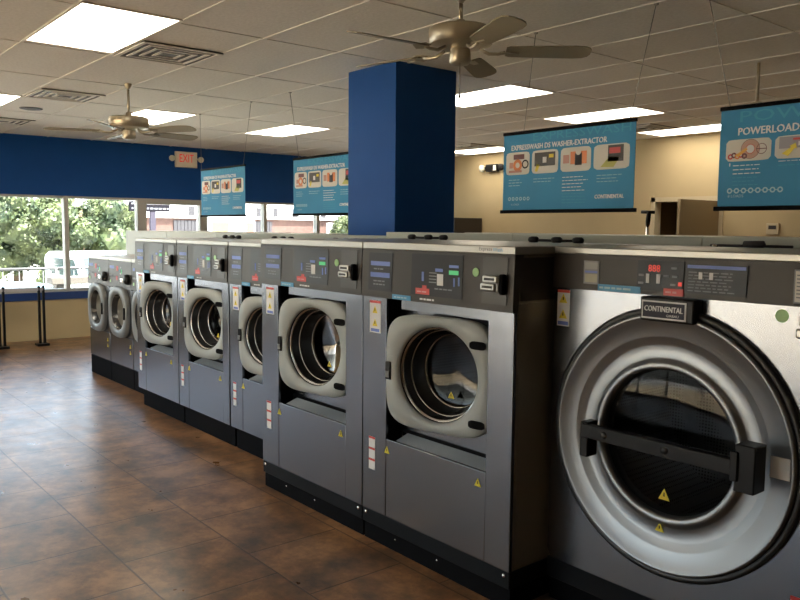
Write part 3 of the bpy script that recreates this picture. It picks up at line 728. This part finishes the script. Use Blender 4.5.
# low machines at the far end
lowdoor = mat('mid_grey_door_metal', (.20, .21, .215), .45, .3)
def low_washer(loc, label):
    w = .625; t = empty('washing_machine', loc, label, 'washing machine', 'low front-load washers at the far end of the row')
    D = .62
    mb = MB(); mb.box((0, .02, .2), (w, D, 1.25), steel_side, .004); mb.build('cabinet', t)
    mb = MB(); mb.box((.003, 0, .205), (w-.003, .02, .50), steel, .003); mb.build('lower_panel', t)
    mb = MB(); cx, cz, R = .315, .745, .205
    out = squircle(w/2, .742, w/2-.003, .237, 60, 96); inn = [(cx+R*math.cos(2*PI*i/96), cz+R*math.sin(2*PI*i/96)) for i in range(96)]
    holed(mb, out, inn, 0, .02, steel); mb.build('front_panel', t)
    mb = MB()
    o2 = squircle(cx, cz, .245, .255, 3.0, 96); i2 = [(cx+.178*math.cos(2*PI*i/96), cz+.178*math.sin(2*PI*i/96)) for i in range(96)]
    f3 = lambda L, y: [(a, y, c) for a, c in L]; sh = lambda L, k: [(cx+(a-cx)*k, cz+(c-cz)*k) for a, c in L]
    mb.grid([f3(i2, .0), f3(i2, -.03), f3(sh(i2, 1.07), -.042), f3(sh(o2, .96), -.042), f3(o2, -.03), f3(o2, -.001)], lowdoor, closed=True)
    dr = mb.build('door', t)
    mb = MB(); mb.lathe((cx, 0, cz), (0, 1, 0), [(.177, -.03), (.160, .0), (.150, .05), (.135, .09), (.12, .1)], bowlm, 48); mb.build('door_bowl', dr)
    mb = MB(); mb.lathe((cx, 0, cz), (0, 1, 0), [(.12, .1), (.001, .11)], doorg, 48); mb.build('door_glass', dr)
    mb = MB(); mb.box((cx+.205, -.06, cz-.06), (cx+.23, -.042, cz+.06), blackm, .005); mb.build('door_handle', dr)
    mb = MB(); mb.prism([(0, -.012, .985), (0, .02, .982), (0, .04, 1.25), (0, .004, 1.25)], (w, 0, 0), panelm); cp = mb.build('control_panel', t)
    ty = lambda z: -.014+.016*(z-.985)/.265
    mb = MB(); rg = random.Random(3)
    mb.box((.03, ty(1.2), 1.17), (.15, ty(1.2)+.001, 1.20), bluep); mb.box((.03, ty(1.1), 1.09), (.13, ty(1.1)+.001, 1.11), greyprint)
    mb.box((.22, ty(1.17), 1.15), (.27, ty(1.17)+.001, 1.20), redp); mb.box((.22, ty(1.08), 1.06), (.27, ty(1.08)+.001, 1.10), redp)
    for k in range(6): mb.box((.30+.03*(k % 2), ty(1.03+.03*k), 1.03+.03*k), (.32+.03*(k % 2), ty(1.03+.03*k)+.001, 1.045+.03*k), (whitem, bluest, greyprint)[k % 3])
    mb.box((.35, ty(1.16), 1.13), (.37, ty(1.16)+.001, 1.17), greenlit); mb.box((.05, ty(1.06), 1.03), (.08, ty(1.06)+.001, 1.06), greenp)
    mb.build('control_display', cp)
    mb = MB(); mb.lathe((.545, -.01, 1.08), (0, -1, 0), [(.05, -.005), (.052, .012), (.045, .03), (.001, .035)], blackm, 24); mb.build('selector_knob', cp)
    mb = MB(); mb.box((.40, -.035, 1.05), (.47, -.006, 1.09), bright, .005); mb.box((.41, -.037, 1.065), (.46, -.0345, 1.075), blackm); mb.build('coin_slot', cp)
    mb = MB(); mb.box((0, -.002, 1.25), (w, D, 1.285), topsteel, .004); mb.build('top_cover', t)
    for zz in (.42, .36):
        mb = MB(); triangle(mb, .55, zz, .04, -.0018); mb.build('warning_triangle', t)
    mb = MB(); mb.tube([(.2, D-.1, 1.298), (.45, D-.1, 1.298)], .008, blackm, 8); mb.lathe((.2, D-.1, 1.30), (1, 0, 0), [(.001, 0), (.014, .003), (.016, .05), (.001, .06)], blackm, 12); mb.lathe((.36, D-.1, 1.30), (1, 0, 0), [(.001, 0), (.014, .003), (.016, .05), (.001, .06)], blackm, 12); mb.build('water_hose', t)
    mb = MB(); mb.box((.002, .004, 0), (w-.002, D-.02, .198), blackmatt, .003); mb.build('base_plinth', t)
    return t
lw = low_washer((-8.72, 2.80, 0), 'low small washer at the very far left end of the row')
for x, lab in ((-8.088, 'low small washer second from the far end, beside the window'), (-7.456, 'low small washer mostly hidden behind the first taller grey washer')):
    c = copy_tree(lw); c.location = (x, 2.80, 0); c['label'] = lab

# giant washer on the right
bw = 1.21
t = empty('washing_machine', (-2.128, 2.60, 0), 'giant washer with round steel door and black lock bar at the right edge', 'washing machine')
cx, cz = .553, .81
mb = MB()
for a, b_ in (((.004, .02, .19), (.018, 0.9, 1.49)), ((bw-.018, .02, .19), (bw-.004, 0.9, 1.49)), ((.018, 0.885, .19), (bw-.018, 0.9, 1.49)), ((.018, .03, .19), (bw-.018, 0.88, .2))): mb.box(a, b_, steel_side)
mb.build('cabinet', t)
mb = MB()
out = squircle(bw/2, (.19+1.362)/2, bw/2, (1.362-.19)/2, 80, 128)
R = .488
# angles of inner loop follow the direction to outer points so faces stay tidy
inn = []
for a, c_ in out:
    d = math.atan2(c_-cz, a-cx); inn.append((cx+R*math.cos(d), cz+R*math.sin(d)))
holed(mb, out, inn, 0, .02, steel); mb.build('front_panel', t)
mb = MB(); mb.lathe((cx, 0, cz), (0, -1, 0), [(.486, -.02), (.512, .0), (.512, .018), (.498, .024), (.486, .016)], rubber, 96); mb.build('gasket', t)
mb = MB(); mb.lathe((cx, 0, cz), (0, -1, 0), [(.486, .0), (.488, .028), (.482, .036), (.474, .036), (.466, .028), (.405, .022), (.398, .019), (.372, .006), (.365, .004), (.322, .002), (.314, .006), (.306, .018), (.298, .022), (.286, .022), (.278, .016), (.274, .0), (.27, -.05)], door_steel, 96)
bd = mb.build('door', t)
mb = MB(); mb.lathe((cx, 0, cz), (0, -1, 0), [(.273, -.01), (.2, -.002), (.1, .001), (.001, .002)], doorg, 64); mb.build('door_glass', bd)
mb = MB(); mb.lathe((cx, .05, cz), (0, 1, 0), [(.275, 0), (.40, .02), (.40, .62), (.001, .66)], drumbig, 64)
for k in range(3):
    a = 2*PI*k/3-1.9
    mb.prism([(cx+.4*math.cos(a-.14), .09, cz+.4*math.sin(a-.14)), (cx+.4*math.cos(a+.14), .09, cz+.4*math.sin(a+.14)), (cx+.30*math.cos(a), .09, cz+.30*math.sin(a))], (0, .55, 0), drumbig)
mb.build('drum', t)
mb = MB(); triangle(mb, .553, .612, .048, -.004); mb.build('warning_triangle', bd)
mb = MB(); triangle(mb, .540, .482, .038, -.0055); mb.build('warning_triangle', bd)
# lock bar
mb = MB()
mb.box((.255, -.125, .790), (.90, -.095, .845), blackm, .004); mb.box((.245, -.12, .712), (.283, -.055, .852), blackm, .005)
for xx in (.36, .62): mb.lathe((xx, -.125, .818), (0, -1, 0), [(.014, -.001), (.014, .004), (.001, .005)], rubber, 16)
lb = mb.build('lock_bar', bd)
mb = MB(); mb.box((.885, -.14, .745), (.955, -.06, .905), blackm, .005); mb.box((.875, -.15, .78), (.90, -.14, .88), blackm, .003); mb.build('bar_latch', lb)
mb = MB(); mb.box((.955, -.034, .79), (1.02, -.030, .862), whitem); mb.build('paper_label', bd)
# control head
mb = MB(); mb.prism([(0, -.012, 1.36), (0, .02, 1.357), (0, .05, 1.503), (0, -.004, 1.503)], (bw, 0, 0), panelm); cp = mb.build('control_panel', t)
ty = lambda z: -.0145+.008*(z-1.36)/.14
mb = MB(); mb.box((.158, ty(1.4), 1.385), (.232, ty(1.4)+.003, 1.478), greyprint, .001)
mb.box((.165, ty(1.4)-.001, 1.392), (.225, ty(1.4), 1.425), mat('beige_print', (.36, .35, .27), .5)); mb.box((.165, ty(1.4)-.001, 1.43), (.225, ty(1.4), 1.438), bluep); mb.box((.165, ty(1.4)-.001, 1.445), (.225, ty(1.4), 1.472), mat('mid_grey_print', (.3, .32, .33), .5)); mb.build('price_display', cp)
mb = MB(); mb.prism([(.408, ty(1.375)-.002, 1.378), (.60, ty(1.375)-.002, 1.378), (.60, ty(1.49)-.002, 1.49), (.408, ty(1.49)-.002, 1.49)], (0, .003, 0), screenm)
mb.text('888', (.455, ty(1.46)-.004, 1.448), .05, .026, redlit)
mb.box((.448, ty(1.4)-.004, 1.405), (.462, ty(1.4)-.002, 1.44), whitem); mb.box((.492, ty(1.4)-.004, 1.405), (.508, ty(1.4)-.002, 1.44), whitem)
for q, (x_, z_) in enumerate(((.415, 1.43), (.415, 1.40), (.55, 1.46), (.555, 1.43), (.55, 1.40), (.52, 1.43))): mb.box((x_, ty(z_)-.004, z_), (x_+.022, ty(z_)-.002, z_+.008), greyprint)
mb.box((.582, ty(1.4)-.004, 1.40), (.596, ty(1.4)-.002, 1.415), redlit); mb.build('control_display', cp)
mb = MB(); mb.prism([(.608, ty(1.375)-.002, 1.378), (.835, ty(1.375)-.002, 1.378), (.835, ty(1.485)-.002, 1.485), (.608, ty(1.485)-.002, 1.485)], (0, .003, 0), screenm)
mb.box((.614, ty(1.48)-.004, 1.468), (.83, ty(1.48)-.002, 1.48), bluep)
for k in range(7): lines(mb, .62, 1.452-.011*k, .19, 1, .01, ty(1.45-.011*k)-.004, greyprint, .004, 40+k)
for x_ in (.66, .70): mb.box((x_, ty(1.44)-.0055, 1.43), (x_+.014, ty(1.44)-.004, 1.455), whitem)
mb.build('instruction_panel', cp)
mb = MB(); mb.box((.232, -.0165, 1.362), (.425, -.0128, 1.388), bluest); lines(mb, .24, 1.371, .17, 1, .01, -.0175, bannert, .008, 50); mb.build('blue_sticker', cp)
mb = MB(); mb.box((.525, -.0185, 1.364), (.605, -.0128, 1.39), redp); lines(mb, .533, 1.373, .07, 1, .01, -.0195, MATS['pale_red_print'], .007, 51); mb.build('red_sticker', cp)
mb = MB(); mb.box((.99, ty(1.4), 1.37), (1.12, ty(1.4)+.003, 1.48), greyprint, .001); mb.box((.995, ty(1.4)-.001, 1.375), (1.115, ty(1.4), 1.475), cardp); lines(mb, 1.0, 1.46, .1, 7, .012, ty(1.4)-.002, greyprint, .004, 60); mb.build('notice_card', cp)
mb = MB(); mb.box((.452, -.055, 1.268), (.672, .0, 1.358), blackm, .008); np_ = mb.build('name_plate', t)
mb = MB(); mb.box((.462, -.0575, 1.278), (.642, -.0545, 1.345), whitem); mb.box((.468, -.0585, 1.284), (.636, -.057, 1.339), mat('navy_print', (.012, .012, .03), .45, spec=.2)); mb.bold('CONTINENTAL', (.475, -.0592, 1.306), .155, .020, whitem, .001); mb.text('GIRBAU', (.565, -.0592, 1.289), .05, .009, whitem); mb.build('name_lettering', np_)
mb = MB(); mb.prism([(.953+.022*math.cos(2*PI*k/20), -.0015, 1.325+.022*math.sin(2*PI*k/20)) for k in range(20)], (0, .0015, 0), greenp); mb.build('round_sticker', t)
mb = MB(); mb.box((1.035, -.045, 1.26), (1.15, 0, 1.345), MATS['coin_mech_grey'], .008); mb.box((1.03, -.056, 1.302), (1.14, -.043, 1.345), MATS['dull_chrome'], .006); mb.box((1.045, -.058, 1.315), (1.125, -.0555, 1.33), blackm)
mb.box((1.022, -.060, 1.262), (1.135, -.043, 1.296), MATS['dull_chrome'], .008); mb.box((1.04, -.062, 1.272), (1.12, -.0595, 1.286), blackm); mb.build('coin_slot', t)
mb = MB(); mb.rect(.02, 1.20, .083, 1.352, -.0015, whitem); mb.rect(.02, 1.34, .083, 1.352, -.0022, redp); triangle(mb, .0515, 1.315, .042, -.003); triangle(mb, .0515, 1.25, .042, -.003); mb.rect(.025, 1.205, .078, 1.22, -.0022, bluep); mb.build('warning_sticker', t)
mb = MB(); mb.rect(1.03, .24, 1.10, .40, -.0015, whitem); mb.rect(1.03, .385, 1.10, .40, -.0022, redp); mb.build('instruction_label', t)
mb = MB(); mb.box((0, -.006, 1.503), (bw, .9, 1.530), topsteel, .004); mb.build('top_cover', t)
mb = MB(); mb.tube([(.25, .80, 1.537), (.45, .82, 1.537), (.62, .80, 1.537)], .006, corrm, 8); mb.lathe((.40, .81, 1.545), (1, 0, 0), [(.001, 0), (.014, .003), (.016, .09), (.001, .1)], corrm, 12); mb.lathe((.27, .80, 1.53), (0, 0, 1), [(.014, 0), (.014, .01), (.001, .014)], bright, 12); mb.build('water_hose', t); mb = MB(); mb.lathe((.88, .7, 1.53), (0, 0, 1), [(.016, 0), (.016, .012), (.001, .016)], bright, 12); mb.build('vent_cap', t); mb = MB(); mb.lathe((.70, .75, 1.53), (0, 0, 1), [(.012, 0), (.012, .010), (.001, .012)], bright, 12); mb.build('vent_cap', t)
mb = MB(); mb.box((.0, .0, .10), (bw, .88, .188), kickm, .003); mb.box((.004, .015, 0), (bw-.004, .87, .098), blackmatt); mb.build('base_plinth', t)

# ------------------------------------------------------------------ side table by the window
t = empty('side_table', (-11.12, 2.66, 0), 'narrow table on black double-post legs below the storefront window', 'table')
mb = MB(); mb.box((-.14, -.235, .735), (.10, .30, .775), mat('pinkish_laminate', (.46, .44, .46), .4), .004); mb.build('tabletop', t)
for yy in (-.24, .25):
    mb = MB()
    mb.box((.06, yy-.032, .03), (.10, yy-.004, .80), blackm, .003); mb.box((.06, yy+.024, .03), (.10, yy+.052, .80), blackm, .003)
    mb.box((.0, yy-.07, 0), (.16, yy+.08, .03), blackm, .004); mb.build('leg', t)
# hanging pole of a laundry cart behind the bulkhead
t = empty('laundry_cart', (-3.58, 5.5, 0), 'laundry cart behind the machines, only its black T-shaped handle visible', 'cart')
mb = MB(); mb.tube([(0, 0, .45), (0, 0, 1.67)], .012, chrome); mb.build('pole', t)
mb = MB(); mb.tube([(-.055, 0, 1.75), (.055, 0, 1.745)], .014, blackm); mb.tube([(.01, 0, 1.745), (.004, 0, 1.68), (0, 0, 1.64)], [.018, .02, .016], blackm); mb.build('handle', t)
mb = MB()
for q in range(9):
    x_ = -.3+.075*q; mb.tube([(x_, -.22, .25), (x_, -.22, .62)], .003, chrome, 6); mb.tube([(x_, .22, .25), (x_, .22, .62)], .003, chrome, 6); mb.tube([(x_, -.22, .25), (x_, .22, .25)], .003, chrome, 6)
for zz in (.25, .45, .62): mb.tube([(-.3, -.22, zz), (.3, -.22, zz), (.3, .22, zz), (-.3, .22, zz), (-.3, -.22, zz)], .006, chrome, 6)
mb.tube([(-.28, 0, .25), (.28, 0, .25)], .01, chrome, 6); mb.tube([(0, 0, .45), (0, .0, .25)], .01, chrome, 6); mb.build('basket', t)
for sx in (-.26, .26):
    for sy in (-.2, .2):
        mb = MB(); mb.tube([(sx, sy, .25), (sx, sy, .07)], .009, chrome, 8); mb.lathe((sx-.012, sy, .04), (1, 0, 0), [(.001, 0), (.04, .001), (.04, .023), (.001, .024)], blackm, 16); mb.build('caster', t)

# ------------------------------------------------------------------ outside
LZ = -.95
o = struct('ground', lambda m: (m.box((-13.6, FY-.15, -.35), (WX-.15, 40, -.08), walkm), m.box((-13.6, -40, -.35), (-11.8, FY-.15, -.08), walkm), m.box((-90, -60, LZ-.3), (-13.6, 60, LZ), asph), m.box((-11.8, -40, -.35), (20, FY-.2, -.08), mat('unseen_tan_walk', (.62, .47, .30), .9))))  # last box: unseen front walk, coloured warm for a cream reflection in the steel
# roof edge / canopy fascia
struct('trim_4', lambda m: (m.box((WX-.6, FY, 2.055), (WX-.15, BY, 2.12), sidingm)))
# railing
t = empty('railing', (-13.45, 3.0, -.08), 'thin metal railing along the walkway outside the window', 'railing')
mb = MB(); mb.tube([(0, -3, .98), (0, 6.5, .98)], .022, railm, 8); mb.tube([(0, -3, .10), (0, 6.5, .10)], .015, railm, 8); mb.build('rail', t)
mb = MB()
for k in range(0, 80): mb.tube([(0, -3+.12*k, .10), (0, -3+.12*k, .98)], .008, railm, 6)
tag(mb.build('balusters', t), kind='stuff')
mb = MB(); 
for k in range(6):
    mb = MB(); mb.tube([(0, -3+1.9*k, 0), (0, -3+1.9*k, 1.0)], .024, railm, 8); mb.build('post', t)
o = MB(); o.box((-13.35, 3.62, .66), (-13.05, 6.6, .775), tanm, .01); o.box((-13.3, 3.7, -.08), (-13.1, 3.85, .66), tanm); o.box((-13.3, 6.3, -.08), (-13.1, 6.5, .66), tanm)
tag(o.build('walkway_ledge'), 'tan horizontal ledge outside, crossing the window left of the low washers', 'ledge')
# trees
def tree(x, y, h, r, label, seed, group='leafy trees across the parking lot'):
    rg = random.Random(seed)
    t = empty('leafy_tree', (x, y, LZ), label, 'tree', group)
    mb = MB(); mb.tube([(0, 0, 0), (.08, .05, h*.25), (-.05, 0, h*.5), (.0, .1, h*.8)], [.2, .16, .11, .05], barkm, 10)
    for k in range(5):
        a = 2*PI*k/5; mb.tube([(0, 0, h*(.3+.05*k)), (r*.5*math.cos(a), r*.5*math.sin(a), h*(.5+.06*k))], [.08, .03], barkm, 8)
    mb.build('trunk', t)
    mb = MB()
    lumps = [(rg.uniform(-.7, .7)*r, rg.uniform(-.75, .75)*r, h*rg.uniform(.15, .85), r*rg.uniform(.3, .5)) for _ in range(24)]
    k = mb.mi(leafm)
    for (a, b_, c_, q) in lumps:
        rs = bmesh.ops.create_icosphere(mb.bm, subdivisions=2, radius=q*.86, matrix=Matrix.Translation((a, b_, c_)))
        for v in rs['verts']: v.co += Vector((rg.uniform(-1, 1), rg.uniform(-1, 1), rg.uniform(-1, 1)))*q*.1
        for _ in range(480):
            d = Vector((rg.gauss(0, 1), rg.gauss(0, 1), rg.gauss(0, 1))).normalized()
            p = Vector((a, b_, c_)) + d*q*rg.uniform(.85, 1.12)
            u_ = Vector((rg.gauss(0, 1), rg.gauss(0, 1), rg.gauss(0, 1))).normalized()*rg.uniform(.04, .095); v_ = d.cross(u_)*rg.uniform(.6, 1)+d*.02
            vs = [mb.bm.verts.new(p+u_), mb.bm.verts.new(p+v_), mb.bm.verts.new(p-u_), mb.bm.verts.new(p-v_)]
            mb.bm.faces.new(vs)
    mb.build('foliage', t, recalc=False)
tree(-29, 4.9, 4.0, 1.45, 'leafy green tree at the left edge of the window view', 1)
tree(-33.5, 8.0, 4.3, 1.75, 'leafy green tree behind the parked white van, left of the mullion', 2)
tree(-29, 9.0, 3.9, 1.4, 'leafy green tree just right of the first window mullion', 3)
tree(-34, 3.0, 4.5, 1.9, 'leafy green tree outside the left photo edge', 4)
tree(-33.5, 11.9, 3.9, 1.2, 'leafy green tree nearest the pink brick building', 5)
o = MB(); rg = random.Random(9)
k = o.mi(dogm)
for q in range(26):
    a = (rg.uniform(-26.2, -25.7), rg.uniform(2, 6.0), LZ+.3+rg.uniform(0, .3)); rs = bmesh.ops.create_icosphere(o.bm, subdivisions=3, radius=rg.uniform(.35, .55), matrix=Matrix.Translation(a))
    for v in rs['verts']: v.co += Vector((rg.uniform(-1, 1), rg.uniform(-1, 1), rg.uniform(-1, 1)))*.05
tag(o.build('hedge'), 'dark low hedge at the foot of the trees across the lot', 'hedge', kind='stuff')
# buildings
t = empty('brick_building', (-40, 22, LZ), 'long pink brick building with white upper storey seen through windows', 'building')
zb_ = 2.05-LZ
mb = MB(); mb.box((-6, -7.6, 0), (0, 14, zb_), brickm); mb.build('brick_wall', t)
mb = MB(); mb.box((-6.2, -7.7, zb_), (.15, 14, zb_+4.5), sidingm); mb.build('upper_wall', t)
for yy, ww in ((-3.9, .35), (.2, .3), (1.3, .3), (2.6, .4), (4.6, .35)):
    mb = MB(); mb.box((.15, yy, zb_+.15), (.19, yy+ww, zb_+.65), corrm); mb.build('window', t)
for yy, ww in ((-4.7, 2.8), (.1, 1.4)):
    mb = MB()
    for q in range(int(ww/.2)): mb.box((.0, yy+.2*q+.01, 0), (.08, yy+.2*q+.19, zb_-.12), corrm, .01)
    mb.build('roller_shutter', t)
mb = MB(); mb.box((0, 5.1, 0), (.08, 5.9, zb_-.15), sidingm); mb.build('door', t)
# roadside sign
t = empty('street_sign', (-20, 7.98, LZ), 'dark roadside sign with two rows of white lettering', 'sign')
mb = MB(); mb.box((-.06, -.50, 2.93), (.06, .56, 3.19), signdark, .005); mb.build('sign_board', t)
mb = MB(); rg = random.Random(4)
for row, zz in ((0, 3.10), (1, 2.98)):
    yy = -.46
    while yy < .5:
        l_ = rg.uniform(.03, .09) if row else rg.uniform(.05, .14); mb.box((.061, yy, zz+.01), (.066, min(yy+l_, .52), zz+.045), greyprint); yy += l_+.035
mb.build('sign_lettering', t)
mb = MB(); mb.box((-.05, .04, 0), (.05, .18, 2.94), mat('grey_post', (.045, .04, .055), .7, spec=.1)); mb.build('sign_post', t)
# vehicles
def car(loc, L, W, H, paint, label, rz, boxy=True, cat='car'):
    t = empty('van' if boxy else 'car', loc, label, cat, rz=rz)
    if boxy: prof = [(0, .3), (0, H*.92), (.25, H), (L*.68, H), (L*.80, H*.62), (L*.98, H*.52), (L, .35), (L, .28), (0, .28)]
    else: prof = [(0, .3), (.02, H*.6), (L*.14, H*.66), (L*.27, H*.97), (L*.34, H), (L*.58, H*.98), (L*.72, H*.66), (L*.95, H*.56), (L, .4), (L, .28), (0, .28)]
    mb = MB(); fs = mb.prism([(x_, -W/2, z_) for x_, z_ in prof], (0, W, 0), paint)
    bmesh.ops.recalc_face_normals(mb.bm, faces=mb.bm.faces)
    rb = bmesh.ops.bevel(mb.bm, geom=mb.bm.edges[:], offset=.07, segments=3, affect='EDGES')
    for f in rb['faces']: f.smooth = True
    mb.build('body', t)
    for s in (-1, 1):
        mb = MB()
        pts = [(L*.12, H*.62), (L*.14, H*.9), (L*.64, H*.9), (L*.74, H*.62)] if boxy else [(L*.2, H*.66), (L*.30, H*.92), (L*.57, H*.92), (L*.68, H*.66)]
        mb.prism([(x_, s*(W/2+.004), z_) for x_, z_ in pts], (0, -s*.02, 0), carglass); mb.build('side_window', t)
    mb = MB()
    a, b_ = ((L*.695, H*.94), (L*.79, H*.66)) if boxy else ((L*.60, H*.95), (L*.705, H*.70))
    mb.prism([(a[0]+.03, -W/2+.15, a[1]), (a[0]+.03, W/2-.15, a[1]), (b_[0]+.03, W/2-.12, b_[1]), (b_[0]+.03, -W/2+.12, b_[1])], (-.03, 0, 0), carglass); mb.build('windshield', t)
    mb = MB(); zz = (H*.62, H*.88) if boxy else (H*.70, H*.92)
    x_ = (-.01, -.01) if boxy else (L*.15, L*.25)
    mb.prism([(x_[0], -W/2+.15, zz[0]), (x_[0], W/2-.15, zz[0]), (x_[1], W/2-.2, zz[1]), (x_[1], -W/2+.2, zz[1])], (-.02, 0, 0), carglass); mb.build('rear_window', t)
    for xx in (.18*L, .82*L):
        for s in (-1, 1):
            mb = MB(); mb.lathe((xx, s*(W/2-.2), .32), (0, s, 0), [(.001, 0), (.32, 0), (.32, .19), (.26, .21), (.001, .2)], tyre, 24); wh = mb.build('wheel', t)
            mb = MB(); mb.lathe((xx, s*(W/2-.2), .32), (0, s, 0), [(.18, .205), (.17, .215), (.001, .218)], alu, 20); mb.build('hub_cap', wh)
    return t
car((-26.0, 8.25, LZ), 4.6, 2.5, 1.75, carwhite, 'white van parked across the lot beyond the railing', 0, True, 'van')
car((-19.2, 3.2, LZ), 4.2, 1.7, 1.35, carteal, 'pale blue car cut off at the left edge of the window', math.radians(20), False)
t = empty('cargo_trailer', (-34, 15.5, LZ), 'white box trailer with orange panels under the smallest hanging banner', 'trailer')
mb = MB(); mb.box((.7, 0, .7), (2.2, 2.15, 2.85), sidingm, .03); mb.build('cargo_box', t)
for a, b_ in ((.04, .85), (1.72, 2.1)):
    mb = MB(); mb.box((2.2, a, 1.95), (2.22, b_, 2.75), mat('orange_paint', (.40, .14, .05), .6)); mb.build('orange_panel', t)
for xx in (1.4,):
    for yy in (.05, 1.85): mb = MB(); mb.lathe((xx, yy, .42), (0, 1, 0), [(.001, 0), (.42, 0), (.42, .25), (.001, .25)], tyre, 24); mb.build('wheel', t)
mb = MB(); mb.box((.8, .3, .42), (2.1, 1.8, .72), blackm); mb.build('chassis', t)
tree(-38, 27.6, 3.6, 1.3, 'pale green shrub-like tree seen left of the pillar, low', 6, None)
